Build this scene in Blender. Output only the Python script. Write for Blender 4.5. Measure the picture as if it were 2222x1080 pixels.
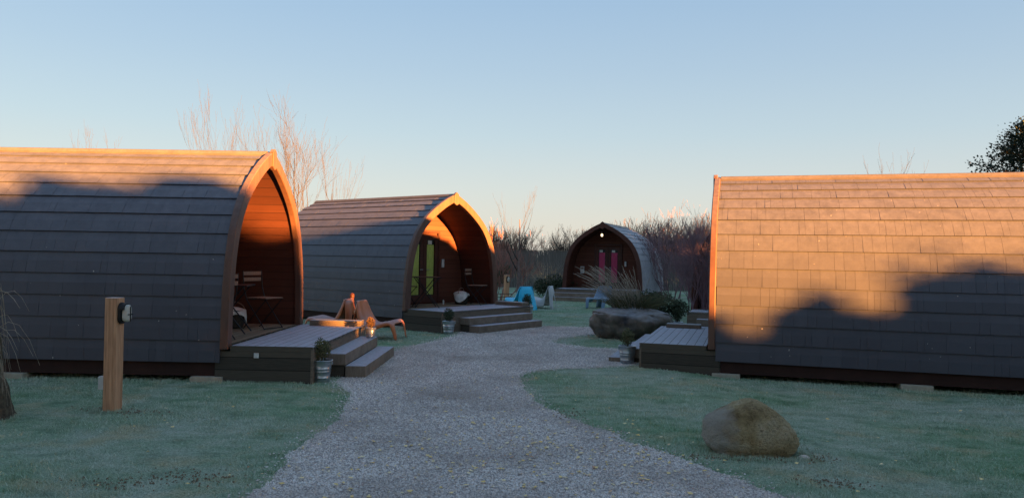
import bpy, bmesh, math, random
import numpy as np
from mathutils import Vector, Matrix, noise
random.seed(7); rng = np.random.default_rng(7)
R = math.radians
for o in list(bpy.data.objects): bpy.data.objects.remove(o)
scn = bpy.context.scene
COL = scn.collection

# ---------------------------------------------------------------- camera
cd = bpy.data.cameras.new('camera'); cam = bpy.data.objects.new('camera', cd); COL.objects.link(cam)
cd.sensor_width = 36; cd.lens = 36*1638/2222; cd.clip_start = .1; cd.clip_end = 3000
cam.matrix_world = Matrix.Translation((0, 0, 1.55)) @ Matrix.Rotation(math.pi/2+.0124, 4, 'X') @ Matrix.Rotation(.0173, 4, 'Z')
scn.camera = cam

# ---------------------------------------------------------------- sky, sun, exposure
SUN_EL = 4.3; SUN_AZ = 129.0            # azimuth clockwise from +Y: behind the viewpoint, to the right
w = bpy.data.worlds.new('World'); scn.world = w; w.use_nodes = True
nt = w.node_tree; nt.nodes.clear()
sky = nt.nodes.new('ShaderNodeTexSky'); sky.sky_type = 'NISHITA'; sky.sun_disc = False
sky.sun_elevation = R(SUN_EL); sky.sun_rotation = R(SUN_AZ); sky.altitude = 20
sky.air_density = 1.0; sky.dust_density = 1.5; sky.ozone_density = 1.6
EXPO = 3.75
bg = nt.nodes.new('ShaderNodeBackground'); bg.inputs['Strength'].default_value = .004
bg2 = nt.nodes.new('ShaderNodeBackground'); bg2.inputs['Strength'].default_value = .97/2**EXPO     # clear winter morning air: cream low down, blue above
tcw = nt.nodes.new('ShaderNodeTexCoord'); sxyz = nt.nodes.new('ShaderNodeSeparateXYZ'); nt.links.new(tcw.outputs['Generated'], sxyz.inputs[0])
rw = nt.nodes.new('ShaderNodeValToRGB'); el = rw.color_ramp.elements
stops = [(0, (.70, .66, .59)), (.035, (.70, .68, .62)), (.09, (.62, .66, .66)), (.16, (.50, .61, .68)), (.24, (.41, .54, .67)), (.33, (.33, .48, .66)), (.5, (.27, .41, .61)), (.75, (.24, .35, .53)), (1, (.22, .32, .49))]
while len(el) < len(stops): el.new(.5)
for i, (p, c) in enumerate(stops): el[i].position = p; el[i].color = (*c, 1)
nt.links.new(sxyz.outputs['Z'], rw.inputs[0])
wo = nt.nodes.new('ShaderNodeOutputWorld'); ad = nt.nodes.new('ShaderNodeAddShader')
nt.links.new(sky.outputs[0], bg.inputs[0]); nt.links.new(rw.outputs[0], bg2.inputs[0])
nt.links.new(bg.outputs[0], ad.inputs[0]); nt.links.new(bg2.outputs[0], ad.inputs[1]); nt.links.new(ad.outputs[0], wo.inputs[0])
ld = bpy.data.lights.new('sun', 'SUN'); sun = bpy.data.objects.new('sun', ld); COL.objects.link(sun)
ld.energy = 5.0; ld.angle = R(.8); ld.color = (1.0, .37, .075)
S = Vector((math.sin(R(SUN_AZ))*math.cos(R(SUN_EL)), math.cos(R(SUN_AZ))*math.cos(R(SUN_EL)), math.sin(R(SUN_EL))))
sun.rotation_euler = S.to_track_quat('Z', 'Y').to_euler()
scn.view_settings.view_transform = 'Standard'; scn.view_settings.look = 'None'
scn.view_settings.exposure = EXPO; scn.view_settings.gamma = 1
scn.cycles.max_bounces = 6

# ---------------------------------------------------------------- materials
class NT:
    def __init__(s, name, rough=.8, metal=0, spec=.3):
        s.m = bpy.data.materials.new(name); s.m.use_nodes = True; s.t = s.m.node_tree
        s.b = s.t.nodes['Principled BSDF']; s.b.inputs['Roughness'].default_value = rough
        s.b.inputs['Metallic'].default_value = metal; s.b.inputs['Specular IOR Level'].default_value = spec
        tc = s.t.nodes.new('ShaderNodeTexCoord'); s.obj = tc.outputs['Object']
        s.geo = s.t.nodes.new('ShaderNodeNewGeometry')
    def n(s, typ, **kw):
        x = s.t.nodes.new(typ)
        for k, v in kw.items(): setattr(x, k, v)
        return x
    def l(s, a, b): s.t.links.new(a, b)
    def noise(s, scale, detail=4, vec=None, rough=.6, stretch=None):
        x = s.n('ShaderNodeTexNoise'); x.inputs['Scale'].default_value = scale; x.inputs['Detail'].default_value = detail
        x.inputs['Roughness'].default_value = rough
        v = vec or s.obj
        if stretch:
            mp = s.n('ShaderNodeMapping'); mp.inputs['Scale'].default_value = stretch; s.l(v, mp.inputs[0]); v = mp.outputs[0]
        s.l(v, x.inputs['Vector']); return x.outputs['Fac']
    def ramp(s, fac, stops, interp='LINEAR'):
        x = s.n('ShaderNodeValToRGB'); x.color_ramp.interpolation = interp
        e = x.color_ramp.elements
        while len(e) < len(stops): e.new(.5)
        for i, (p, c) in enumerate(stops): e[i].position = p; e[i].color = (*c, 1)
        s.l(fac, x.inputs[0]); return x.outputs[0]
    def mix(s, fac, a, b, mode='MIX'):
        x = s.n('ShaderNodeMix', data_type='RGBA', blend_type=mode)
        for v, i in ((fac, 0), (a, 6), (b, 7)):
            if hasattr(v, 'is_linked') or hasattr(v, 'links'): s.l(v, x.inputs[i])
            else: x.inputs[i].default_value = v if i == 0 else (*v, 1)
        return x.outputs[2]
    def col(s, c):
        if isinstance(c, tuple): s.b.inputs['Base Color'].default_value = (*c, 1)
        else: s.l(c, s.b.inputs['Base Color'])
    def bump(s, h, strength=.3, dist=.01):
        x = s.n('ShaderNodeBump'); x.inputs['Strength'].default_value = strength; x.inputs['Distance'].default_value = dist
        s.l(h, x.inputs['Height']); s.l(x.outputs[0], s.b.inputs['Normal'])
    def attr(s, name):
        x = s.n('ShaderNodeAttribute'); x.attribute_name = name; return x.outputs['Fac']
    def up(s, lo, hi):       # how far the face looks up: frost and dust settle there
        sp = s.n('ShaderNodeSeparateXYZ'); s.l(s.geo.outputs['Normal'], sp.inputs[0])
        mr = s.n('ShaderNodeMapRange'); mr.inputs[1].default_value = lo; mr.inputs[2].default_value = hi; mr.clamp = True
        s.l(sp.outputs['Z'], mr.inputs[0]); return mr.outputs[0]
    def math(s, op, a, b):
        x = s.n('ShaderNodeMath', operation=op)
        for v, i in ((a, 0), (b, 1)):
            if isinstance(v, (int, float)): x.inputs[i].default_value = v
            else: s.l(v, x.inputs[i])
        return x.outputs[0]
MAT = {}
def simple(name, c1, c2, scale=6, rough=.8, metal=0, bump=.2, stretch=None, spec=.3, frost=0, frostc=(.5, .55, .62), bd=.01):
    k = NT(name, rough, metal, spec)
    f = k.noise(scale, 5, stretch=stretch)
    c = k.ramp(f, [(.3, c1), (.7, c2)])
    if frost:
        g = k.noise(scale*5, 3)
        amt = k.math('MULTIPLY', k.up(.3, .95), k.math('MULTIPLY', g, frost*2))
        c = k.mix(amt, c, frostc)
    k.col(c)
    if bump: k.bump(f, bump, bd)
    MAT[name] = k.m; return k.m
def planks(name, c1, c2, pitch, axis='Z', groove=.1, rough=.75, frost=0, grain=(1, 1, 14), frostc=(.42, .46, .55)):
    """boards: a dark groove each pitch metres along one object axis, each board its own tone"""
    k = NT(name, rough)
    sp = k.n('ShaderNodeSeparateXYZ'); k.l(k.obj, sp.inputs[0]); v = sp.outputs[axis]
    q = k.math('DIVIDE', v, pitch); fl = k.math('FLOOR', q, 0); fr = k.math('FRACT', q, 0)
    wn = k.n('ShaderNodeTexWhiteNoise', noise_dimensions='1D'); k.l(fl, wn.inputs['W'])
    g = k.noise(7, 5, stretch=grain)
    tone = k.math('ADD', k.math('MULTIPLY', wn.outputs[0], .5), k.math('MULTIPLY', g, .6))
    c = k.ramp(tone, [(.15, c1), (.95, c2)])
    if frost:
        amt = k.math('MULTIPLY', k.up(.3, .95), k.math('MULTIPLY', k.noise(9, 4, rough=.8), frost*2))
        c = k.mix(amt, c, frostc)
    a = k.math('LESS_THAN', fr, groove)
    c = k.mix(a, c, tuple(x*.35 for x in c1)); k.col(c)
    h = k.math('ADD', k.math('MULTIPLY', k.math('SUBTRACT', 1, a), 1.0), k.math('MULTIPLY', g, .3))
    k.bump(h, .6, .006); MAT[name] = k.m; return k.m

# shingles: grey coated tiles with a tone of their own; the far roof is thick with frost
for nm_, fz in (('shingle', 0), ('shingle_frosted', .55)):
  k = NT(nm_, .5, 0, .45)
  t_ = k.attr('tone'); g1 = k.noise(1.6, 6, rough=.75); g2 = k.noise(40, 3, stretch=(6, 1, 1))
  tone = k.math('ADD', k.math('MULTIPLY', t_, .25), k.math('ADD', k.math('MULTIPLY', g1, .6), k.math('MULTIPLY', g2, .3)))
  c = k.ramp(tone, [(.15, (.031, .036, .051)), (.85, (.066, .072, .093))])
  fr = k.math('MULTIPLY', k.up(.1, .9), k.math('MULTIPLY', k.noise(7, 4, rough=.75), .6))
  c = k.mix(fr, c, (.3, .32, .38)); c = k.mix(k.math('MULTIPLY', k.noise(5, 4, rough=.8), fz*1.6), c, (.42, .47, .56)) if fz else c
  c = k.mix(k.math('GREATER_THAN', k.noise(23, 2, rough=.4), .78), c, (.4, .38, .34)); k.col(c)
  k.bump(g2, .25, .003); MAT[nm_] = k.m
simple('ridge', (.075, .07, .066), (.115, .105, .1), 5, .5, 0, .1, frost=.15)
simple('frame', (.078, .04, .029), (.128, .066, .046), 3, .5, 0, .15, stretch=(3, 3, .7), spec=.4, frost=.15)
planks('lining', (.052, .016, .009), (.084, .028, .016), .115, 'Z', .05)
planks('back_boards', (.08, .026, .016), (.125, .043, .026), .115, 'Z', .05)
simple('frame_dark', (.05, .018, .013), (.08, .028, .02), 5, .5)
simple('base_brown', (.025, .011, .009), (.04, .018, .014), 5, .8)
simple('concrete', (.3, .28, .22), (.42, .4, .32), 12, .9)
planks('deck_boards', (.19, .17, .145), (.34, .31, .27), .12, 'X', .07, .7, .75, (14, 1, 1))
planks('deck_porch', (.15, .12, .08), (.27, .22, .15), .12, 'X', .07, .7, 0, (14, 1, 1))
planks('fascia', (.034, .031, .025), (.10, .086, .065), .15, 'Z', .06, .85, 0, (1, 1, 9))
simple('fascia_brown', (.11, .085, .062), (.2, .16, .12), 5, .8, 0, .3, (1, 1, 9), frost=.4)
simple('tread', (.15, .115, .085), (.25, .2, .15), 6, .75, 0, .4, (9, 1, 1), frost=.7, frostc=(.42, .46, .55))
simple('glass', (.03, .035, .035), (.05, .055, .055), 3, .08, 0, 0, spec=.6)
k = NT('window_glass'); g_ = k.n('ShaderNodeBsdfGlossy'); g_.inputs['Roughness'].default_value = .03; t2 = k.n('ShaderNodeBsdfTransparent'); t2.inputs[0].default_value = (.88, .92, .9, 1)
fz_ = k.n('ShaderNodeFresnel'); fz_.inputs[0].default_value = 1.5; mx_ = k.n('ShaderNodeMixShader'); k.l(fz_.outputs[0], mx_.inputs[0]); k.l(t2.outputs[0], mx_.inputs[1]); k.l(g_.outputs[0], mx_.inputs[2]); k.l(mx_.outputs[0], k.t.nodes['Material Output'].inputs[0]); MAT['window_glass'] = k.m
simple('curtain_lime', (.42, .48, .12), (.72, .78, .26), 14, .9, 0, .4, (1, 6, .3))
simple('curtain_pink', (.62, .08, .2), (.8, .13, .3), 14, .9, 0, .4, (1, 6, .3))
simple('curtain_grey', (.3, .3, .3), (.5, .5, .5), 14, .9, 0, .4, (1, 6, .3))
simple('galvanised', (.3, .36, .4), (.5, .56, .6), 9, .32, .85, .05)
simple('soil', (.02, .014, .01), (.05, .036, .025), 30, .95, 0, .6)
simple('white_plastic', (.5, .5, .48), (.62, .62, .6), 9, .5, 0, 0)
simple('black_metal', (.012, .012, .014), (.025, .025, .028), 9, .45, .3, .05)
simple('slat_wood', (.16, .09, .06), (.27, .16, .11), 12, .65, 0, .2, (1, 9, 1))
simple('basket_dark', (.02, .017, .014), (.06, .05, .04), 60, .9, 0, .8)
simple('linen', (.5, .49, .46), (.66, .65, .62), 12, .95, 0, .5)
simple('orange_plastic', (.42, .11, .035), (.6, .17, .05), 4, .42, 0, .05, spec=.5, frost=.45)
simple('blue_plastic', (.015, .5, .8), (.03, .6, .9), 4, .42, 0, .05, spec=.5, frost=.12)
simple('grey_plastic', (.4, .42, .43), (.5, .52, .53), 4, .5, 0, .05, frost=.2)
simple('pale_blue_plastic', (.13, .22, .32), (.18, .28, .4), 4, .5, 0, .05, frost=.3)
simple('bollard_wood', (.36, .185, .10), (.66, .38, .22), 5, .8, 0, .35, (9, 9, .6), frost=.5)
simple('lamp_lens', (.5, .49, .44), (.62, .6, .54), 9, .25, 0, 0)
k = NT('rock_tan', .92); a_ = k.noise(3, 6, rough=.7); b_ = k.noise(45, 4, rough=.8); v_ = k.n('ShaderNodeTexVoronoi', feature='DISTANCE_TO_EDGE'); v_.inputs['Scale'].default_value = 4.5; k.l(k.obj, v_.inputs['Vector'])
c = k.ramp(a_, [(.35, (.17, .12, .055)), (.5, (.42, .33, .17)), (.65, (.58, .50, .33))]); c = k.mix(k.math('MULTIPLY', k.ramp(b_, [(.35, (1, 1, 1)), (.5, (0, 0, 0))]), .6), c, (.07, .055, .03))
sp = k.n('ShaderNodeSeparateXYZ'); k.l(k.obj, sp.inputs[0])
c = k.mix(k.ramp(sp.outputs['X'], [(0.0, (.8, .8, .8)), (.001, (.0, .0, .0))]), c, (.26, .24, .2)) if False else c
lx_ = k.math('ADD', k.math('MULTIPLY', sp.outputs['X'], -2.0), k.math('MULTIPLY', k.noise(4, 4), .9)); c = k.mix(k.math('MULTIPLY', k.ramp(lx_, [(.72, (0, 0, 0)), (.95, (1, 1, 1))]), .75), c, (.40, .39, .35)); k.col(c)
k.bump(k.math('ADD', k.math('MULTIPLY', b_, .5), k.math('ADD', a_, k.math('MULTIPLY', k.noise(14, 5, rough=.8), .7))), 1.0, .06); MAT['rock_tan'] = k.m
simple('stone_dark', (.035, .035, .04), (.24, .21, .17), 2.6, .85, 0, 1.0, bd=.05, frost=.3)
simple('pebble_white', (.5, .45, .4), (.6, .56, .5), 9, .8)
simple('bark_birch', (.12, .08, .07), (.24, .17, .15), 12, .8, 0, .4)
simple('bark_twig', (.1, .07, .055), (.2, .14, .1), 12, .85, 0, .2)
simple('bark_frost', (.026, .023, .021), (.042, .04, .037), 12, .85, 0, .2)
simple('bark_hedge', (.07, .055, .045), (.14, .11, .09), 9, .9, 0, .2)
simple('bark_sunlit_red', (.22, .1, .085), (.36, .18, .14), 9, .9, 0, .2)  # red of the low sun put into the bark colour
simple('bark_purple', (.13, .08, .095), (.25, .17, .19), 9, .9, 0, .2)
simple('bark_moss', (.05, .04, .03), (.14, .115, .075), 22, .95, 0, 1.0, bd=.03)
simple('straw', (.2, .17, .12), (.42, .37, .3), 9, .85, 0, 0)
simple('leaf_dark', (.02, .035, .018), (.05, .07, .03), 15, .7, 0, 0)
simple('leaf_box', (.05, .06, .025), (.14, .14, .06), 30, .7, 0, 0)
simple('leaf_sunlit', (.05, .03, .008), (.11, .06, .015), 30, .7, 0, 0)  # orange sunlight on the plant put into its leaf colour
simple('leaf_conifer', (.012, .028, .022), (.03, .052, .036), 3, .75, 0, 0)
simple('leaf_conifer_gold', (.06, .05, .02), (.12, .085, .03), 3, .75, 0, 0)
simple('leaf_hedge', (.04, .03, .015), (.1, .07, .035), 4, .8, 0, 0)
simple('fence_wood', (.075, .07, .065), (.15, .14, .135), 3, .9, 0, .4, (5, 5, .4))
k = NT('lit_bulb'); k.col((.3, .25, .2)); k.b.inputs['Emission Color'].default_value = (1, .72, .42, 1); k.b.inputs['Emission Strength'].default_value = .22; MAT['lit_bulb'] = k.m

def lawn_cols(k):
    big = k.noise(.55, 5); mid = k.noise(3.2, 5, stretch=(1, 1.7, 1)); fine = k.noise(55, 3, rough=.8)
    c = k.ramp(mid, [(.33, (.04, .12, .045)), (.44, (.22, .36, .22)), (.6, (.42, .50, .38)), (.75, (.55, .62, .48))])
    frost = k.ramp(big, [(.38, (.20, .37, .20)), (.6, (.50, .56, .47))])
    c = k.mix(.5, c, frost)
    tan = k.ramp(k.noise(1.3, 4), [(.54, (0, 0, 0)), (.66, (.65, .65, .65))])
    c = k.mix(tan, c, (.5, .45, .28)); return c, fine, mid
k = NT('lawn', .95, 0, .1); c, fine, mid = lawn_cols(k)
c = k.mix(k.ramp(fine, [(.35, (.7, .7, .7)), (.6, (0, 0, 0))]), c, (.07, .12, .075)); k.col(c); k.bump(fine, .8, .03); MAT['lawn'] = k.m
k = NT('blade', .9, 0, .15); c, fine, mid = lawn_cols(k)
c = k.mix(k.math('MULTIPLY', k.attr('tone'), .45), c, (.68, .76, .66)); k.col(c); MAT['blade'] = k.m
k = NT('gravel_bed', .95, 0, .1); f = k.noise(70, 3, rough=.8)
c = k.ramp(f, [(.3, (.22, .195, .18)), (.5, (.46, .42, .395)), (.7, (.66, .62, .575))])
c = k.mix(k.ramp(k.noise(.8, 4), [(.45, (0, 0, 0)), (.7, (.35, .35, .35))]), c, (.16, .13, .11)); k.col(c); k.bump(f, 1, .02); MAT['gravel_bed'] = k.m
k = NT('chips', .9, 0, .2)
c = k.ramp(k.attr('tone'), [(0, (.3, .27, .25)), (.3, (.62, .57, .53)), (.62, (.8, .75, .70)), (.8, (.6, .5, .38)), (.93, (.8, .78, .74)), (1, (.82, .8, .76))])
c = k.mix(k.ramp(k.noise(.8, 4), [(.42, (0, 0, 0)), (.66, (.6, .6, .6))]), c, (.3, .25, .21)); k.col(c); MAT['chips'] = k.m
k = NT('fallen', .8, 0, .2); c = k.ramp(k.attr('tone'), [(0, (.7, .5, .18)), (.6, (.85, .68, .33)), (.9, (.8, .7, .45)), (1, (.4, .13, .05))]); k.col(c); MAT['fallen'] = k.m
k = NT('earth', .95, 0, .1); k.col(k.ramp(k.noise(20, 4), [(.3, (.12, .085, .055)), (.7, (.24, .18, .12))])); MAT['earth'] = k.m

# ---------------------------------------------------------------- helpers
def tag(o, label=None, cat=None, group=None, kind=None):
    if label: o['label'] = label
    if cat: o['category'] = cat
    if group: o['group'] = group
    if kind: o['kind'] = kind
    return o
def empty(name, loc=(0, 0, 0), rz=0, label=None, cat=None, group=None):
    o = bpy.data.objects.new(name, None); COL.objects.link(o); o.location = loc; o.rotation_euler = (0, 0, rz)
    o.empty_display_size = .2
    return tag(o, label, cat, group)
class MB:
    def __init__(s): s.v = []; s.f = []; s.t = []
    def add(s, vs, fs, tone=0.5):
        b = len(s.v); s.v += [tuple(x) for x in vs]; s.f += [tuple(i+b for i in f) for f in fs]; s.t += [tone]*len(vs); return s
    def box(s, x0, x1, y0, y1, z0, z1, M=None):
        vs = [Vector((x, y, z)) for z in (z0, z1) for x, y in ((x0, y0), (x1, y0), (x1, y1), (x0, y1))]
        if M is not None: vs = [M @ v for v in vs]
        return s.add(vs, [(3, 2, 1, 0), (4, 5, 6, 7), (0, 1, 5, 4), (1, 2, 6, 5), (2, 3, 7, 6), (3, 0, 4, 7)])
    def tube(s, pts, rad, n=8, cap=True):
        pts = [Vector(p) for p in pts]; rad = rad if isinstance(rad, (list, tuple)) else [rad]*len(pts)
        rings = []; up = None
        for i, p in enumerate(pts):
            d = (pts[min(i+1, len(pts)-1)]-pts[max(i-1, 0)]).normalized()
            if up is None:
                up = Vector((0, 0, 1)) if abs(d.z) < .9 else Vector((1, 0, 0))
            a = (up-d*up.dot(d)).normalized(); b = d.cross(a); up = a
            rings.append([p+(a*math.cos(2*math.pi*k/n)+b*math.sin(2*math.pi*k/n))*rad[i] for k in range(n)])
        vs = [v for r in rings for v in r]; fs = []
        for i in range(len(pts)-1):
            for k in range(n): fs.append((i*n+k, i*n+(k+1) % n, (i+1)*n+(k+1) % n, (i+1)*n+k))
        if cap: fs += [tuple(range(n-1, -1, -1)), tuple((len(pts)-1)*n+k for k in range(n))]
        return s.add(vs, fs)
    def lathe(s, prof, n=24, cap=False, c=(0, 0)):
        vs = [(c[0]+r*math.cos(2*math.pi*k/n), c[1]+r*math.sin(2*math.pi*k/n), z) for r, z in prof for k in range(n)]
        fs = [(i*n+k, i*n+(k+1) % n, (i+1)*n+(k+1) % n, (i+1)*n+k) for i in range(len(prof)-1) for k in range(n)]
        if cap: fs += [tuple(range(n-1, -1, -1)), tuple((len(prof)-1)*n+k for k in range(n))]
        return s.add(vs, fs)
    def prism(s, poly, x0, x1):          # polygon in the (y,z) plane pushed along x
        n = len(poly); vs = [(x0, y, z) for y, z in poly]+[(x1, y, z) for y, z in poly]
        fs = [tuple(range(n-1, -1, -1)), tuple(range(n, 2*n))]+[(i, (i+1) % n, n+(i+1) % n, n+i) for i in range(n)]
        return s.add(vs, fs)
    def build(s, name, mat, parent=None, smooth=False, bevel=0, tone=False, fix=False):
        me = bpy.data.meshes.new(name); me.from_pydata(s.v, [], s.f); me.materials.append(MAT[mat])
        if tone:
            a = me.attributes.new('tone', 'FLOAT', 'POINT'); a.data.foreach_set('value', s.t)
        if fix:
            bm = bmesh.new(); bm.from_mesh(me); bmesh.ops.recalc_face_normals(bm, faces=bm.faces); bm.to_mesh(me); bm.free()
        if smooth: me.polygons.foreach_set('use_smooth', [True]*len(me.polygons))
        o = bpy.data.objects.new(name, me); COL.objects.link(o); o.parent = parent
        if bevel:
            b = o.modifiers.new('bevel', 'BEVEL'); b.width = bevel; b.segments = 2; b.limit_method = 'ANGLE'; b.angle_limit = R(40)
        return o
def arrays(name, V, F, mat, tone=None, parent=None):
    me = bpy.data.meshes.new(name); n = F.shape[1]
    me.vertices.add(len(V)); me.vertices.foreach_set('co', V.astype(np.float32).ravel())
    me.loops.add(F.size); me.loops.foreach_set('vertex_index', F.astype(np.int32).ravel())
    me.polygons.add(len(F)); me.polygons.foreach_set('loop_start', np.arange(0, F.size, n, dtype=np.int32))
    me.update(calc_edges=True); me.materials.append(MAT[mat])
    if tone is not None:
        a = me.attributes.new('tone', 'FLOAT', 'POINT'); a.data.foreach_set('value', tone.astype(np.float32).ravel())
    o = bpy.data.objects.new(name, me); COL.objects.link(o); o.parent = parent; return o
def copy_tree(o, parent=None):
    c = o.copy(); COL.objects.link(c); c.parent = parent
    for ch in [x for x in COL.objects if x.parent == o]: copy_tree(ch, c)
    return c
def sm(a, b, x):
    t = np.clip((x-a)/(b-a), 0, 1); return t*t*(3-2*t)
def G(x, y): return -.085*sm(2.0, 3.4, x)*(1-sm(12.5, 14.5, y))

# ---------------------------------------------------------------- ground, path
def axis(lo, hi, near_lo, near_hi, st):
    a = [near_lo]
    while a[-1] < near_hi: a.append(a[-1]+st)
    d = st
    while a[-1] < hi: d *= 1.35; a.append(a[-1]+d)
    d = st
    while a[0] > lo: d *= 1.35; a.insert(0, a[0]-d)
    return np.array(a)
xs = axis(-900, 900, -12, 14, .35); ys = axis(-900, 1500, -3, 42, .35)
X, Y = np.meshgrid(xs, ys, indexing='ij'); Z = G(X, Y)
Z = Z + .012*np.sin(X*2.1+Y*.7)*np.sin(Y*1.7-X*.4)*(X < -2.2) * (Y < 9) - .0
V = np.stack([X, Y, Z], -1).reshape(-1, 3); ny = len(ys)
ii, jj = np.meshgrid(np.arange(len(xs)-1), np.arange(ny-1), indexing='ij'); b = (ii*ny+jj).ravel()
g = arrays('grass_ground', V, np.stack([b, b+ny, b+ny+1, b+1], -1), 'lawn'); tag(g, kind='structure')

path = [(-1.2, 2.5), (-1.5, 4.0), (-1.64, 4.82), (-1.63, 5.33), (-1.68, 6.03), (-1.63, 7.15), (-1.78, 8.32), (-2.1, 9.2), (-2.12, 9.7), (-1.95, 12.3), (-1.68, 13.2),
        (-1.12, 14.9), (-.9, 16.3), (.75, 17.3), (2.0, 17.1), (2.0, 16.0), (1.3, 15.2), (.78, 14.2), (1.3, 13.4), (2.1, 12.9), (2.0, 11.4), (1.4, 10.9), (.6, 10.6), (.2, 10.1), (.16, 9.3),
        (.36, 8.0), (.83, 6.95), (1.14, 6.3), (1.53, 5.64), (1.85, 5.0), (2.4, 4.0), (3.0, 2.5)]
def dense(poly, step, amp, seed):
    out = []; n = len(poly)
    for i in range(n):       # closed Catmull-Rom
        p0, p1, p2, p3 = [np.array(poly[(i+k-1) % n]) for k in range(4)]
        m = max(2, int(np.linalg.norm(p2-p1)/step))
        for j in range(m):
            t = j/m; q = .5*((2*p1)+(-p0+p2)*t+(2*p0-5*p1+4*p2-p3)*t*t+(-p0+3*p1-3*p2+p3)*t**3)
            d = amp*noise.noise(Vector((q[0]*3, q[1]*3, seed)))+amp*.6*noise.noise(Vector((q[0]*11, q[1]*11, seed)))
            e = amp*noise.noise(Vector((q[0]*3, q[1]*3, seed+9)))
            out.append((q[0]+d, q[1]+e))
    return out
PATH = np.array(dense(path, .06, .07, 3))
m = MB(); m.add([(x, y, .005) for x, y in PATH], [tuple(range(len(PATH)))])
o = m.build('gravel_path', 'gravel_bed'); tag(o, kind='structure')
bm = bmesh.new(); bm.from_mesh(o.data); bmesh.ops.triangulate(bm, faces=bm.faces); bmesh.ops.recalc_face_normals(bm, faces=bm.faces)
bm.normal_update()
if sum(f.normal.z for f in bm.faces) < 0: bmesh.ops.reverse_faces(bm, faces=bm.faces)
bm.to_mesh(o.data); bm.free()
def inside(x, y, P=PATH):
    r = np.zeros(len(x), bool); x2, y2 = np.roll(P[:, 0], -1), np.roll(P[:, 1], -1)
    for a, b_, c_, d in zip(P[:, 0], P[:, 1], x2, y2):
        if b_ == d: continue
        k_ = ((b_ > y) != (d > y)) & (x < (c_-a)*(y-b_)/(d-b_)+a); r ^= k_
    return r
def in_view(n, ymax, p=1.0, ymin=3.9, spread=.72):      # random ground points, denser near the viewpoint
    u = rng.random(n); y = ymin*(ymax/ymin)**(u**p); x = (rng.random(n)*2-1)*(spread*y+.5); return x, y
# gravel chips
x, y = in_view(330000, 17.5, 1.0, spread=.45)
k_ = inside(x, y); x, y = x[k_], y[k_]; n = len(x)
x2, y2 = in_view(30000, 12, 1.0, spread=.4)
# chips strewn a little beyond the edge
e_ = rng.integers(0, len(PATH), 6000); ex = PATH[e_, 0]+rng.normal(0, .07, 6000); ey = PATH[e_, 1]+rng.normal(0, .07, 6000)
x = np.concatenate([x, ex]); y = np.concatenate([y, ey]); n = len(x)
r_ = rng.uniform(.003, .0078, n)*(1+.05*y); ang = rng.uniform(0, 6.28, n)
base = np.array([(1, 0, 0), (0, 1, 0), (-1, 0, 0), (0, -1, 0), (0, 0, .8)])
ca, sa = np.cos(ang), np.sin(ang); sx = rng.uniform(.7, 1.3, n)
V = np.zeros((n, 5, 3))
for i, (bx, by, bz) in enumerate(base):
    jx = bx*sx+rng.normal(0, .18, n); jy = by/sx+rng.normal(0, .18, n)
    V[:, i, 0] = x+(ca*jx-sa*jy)*r_; V[:, i, 1] = y+(sa*jx+ca*jy)*r_; V[:, i, 2] = .005+bz*r_+np.abs(rng.normal(0, .25, n))*r_*(bz > 0)+(bz == 0)*rng.uniform(-.1, .4, n)*r_
F = (np.array([(0, 1, 4), (1, 2, 4), (2, 3, 4), (3, 0, 4)])[None]+(np.arange(n)*5)[:, None, None]).reshape(-1, 3)
o = arrays('gravel_chips', V.reshape(-1, 3), F, 'chips', np.repeat(rng.random(n), 5)); tag(o, 'loose grey gravel chips covering the path', 'gravel', kind='stuff')
# grass blades
x, y = in_view(420000, 30, .95)
k_ = ~inside(x, y); x, y = x[k_], y[k_]
dn = np.array([noise.noise(Vector((a*1.2, b_*1.2, 0)))+.6*noise.noise(Vector((a*5, b_*5, 4))) for a, b_ in zip(x[::1], y[::1])])
k_ = rng.random(len(x)) < np.clip(.8+dn*1.0, .12, 1); x, y, dn = x[k_], y[k_], dn[k_]; n = len(x)
h = rng.uniform(.007, .02, n)*(1+dn*.5)*np.minimum(1+.02*y, 1.4); wd = rng.uniform(.0013, .0026, n)*(1+.14*y)
ang = rng.uniform(0, 6.28, n); la = rng.uniform(0, 6.28, n); ln = h*rng.uniform(.3, 1.5, n)
z = G(x, y)
V = np.zeros((n, 3, 3)); V[:, 0] = np.stack([x-np.cos(ang)*wd, y-np.sin(ang)*wd, z-.002], -1); V[:, 1] = np.stack([x+np.cos(ang)*wd, y+np.sin(ang)*wd, z-.002], -1)
V[:, 2] = np.stack([x+np.cos(la)*ln, y+np.sin(la)*ln, z+h+.004], -1)
o = arrays('lawn_grass', V.reshape(-1, 3), np.arange(n*3).reshape(-1, 3), 'blade', np.repeat(rng.random(n)**2, 3)); tag(o, 'short frosted grass blades on the lawns', 'grass', kind='stuff')
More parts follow.
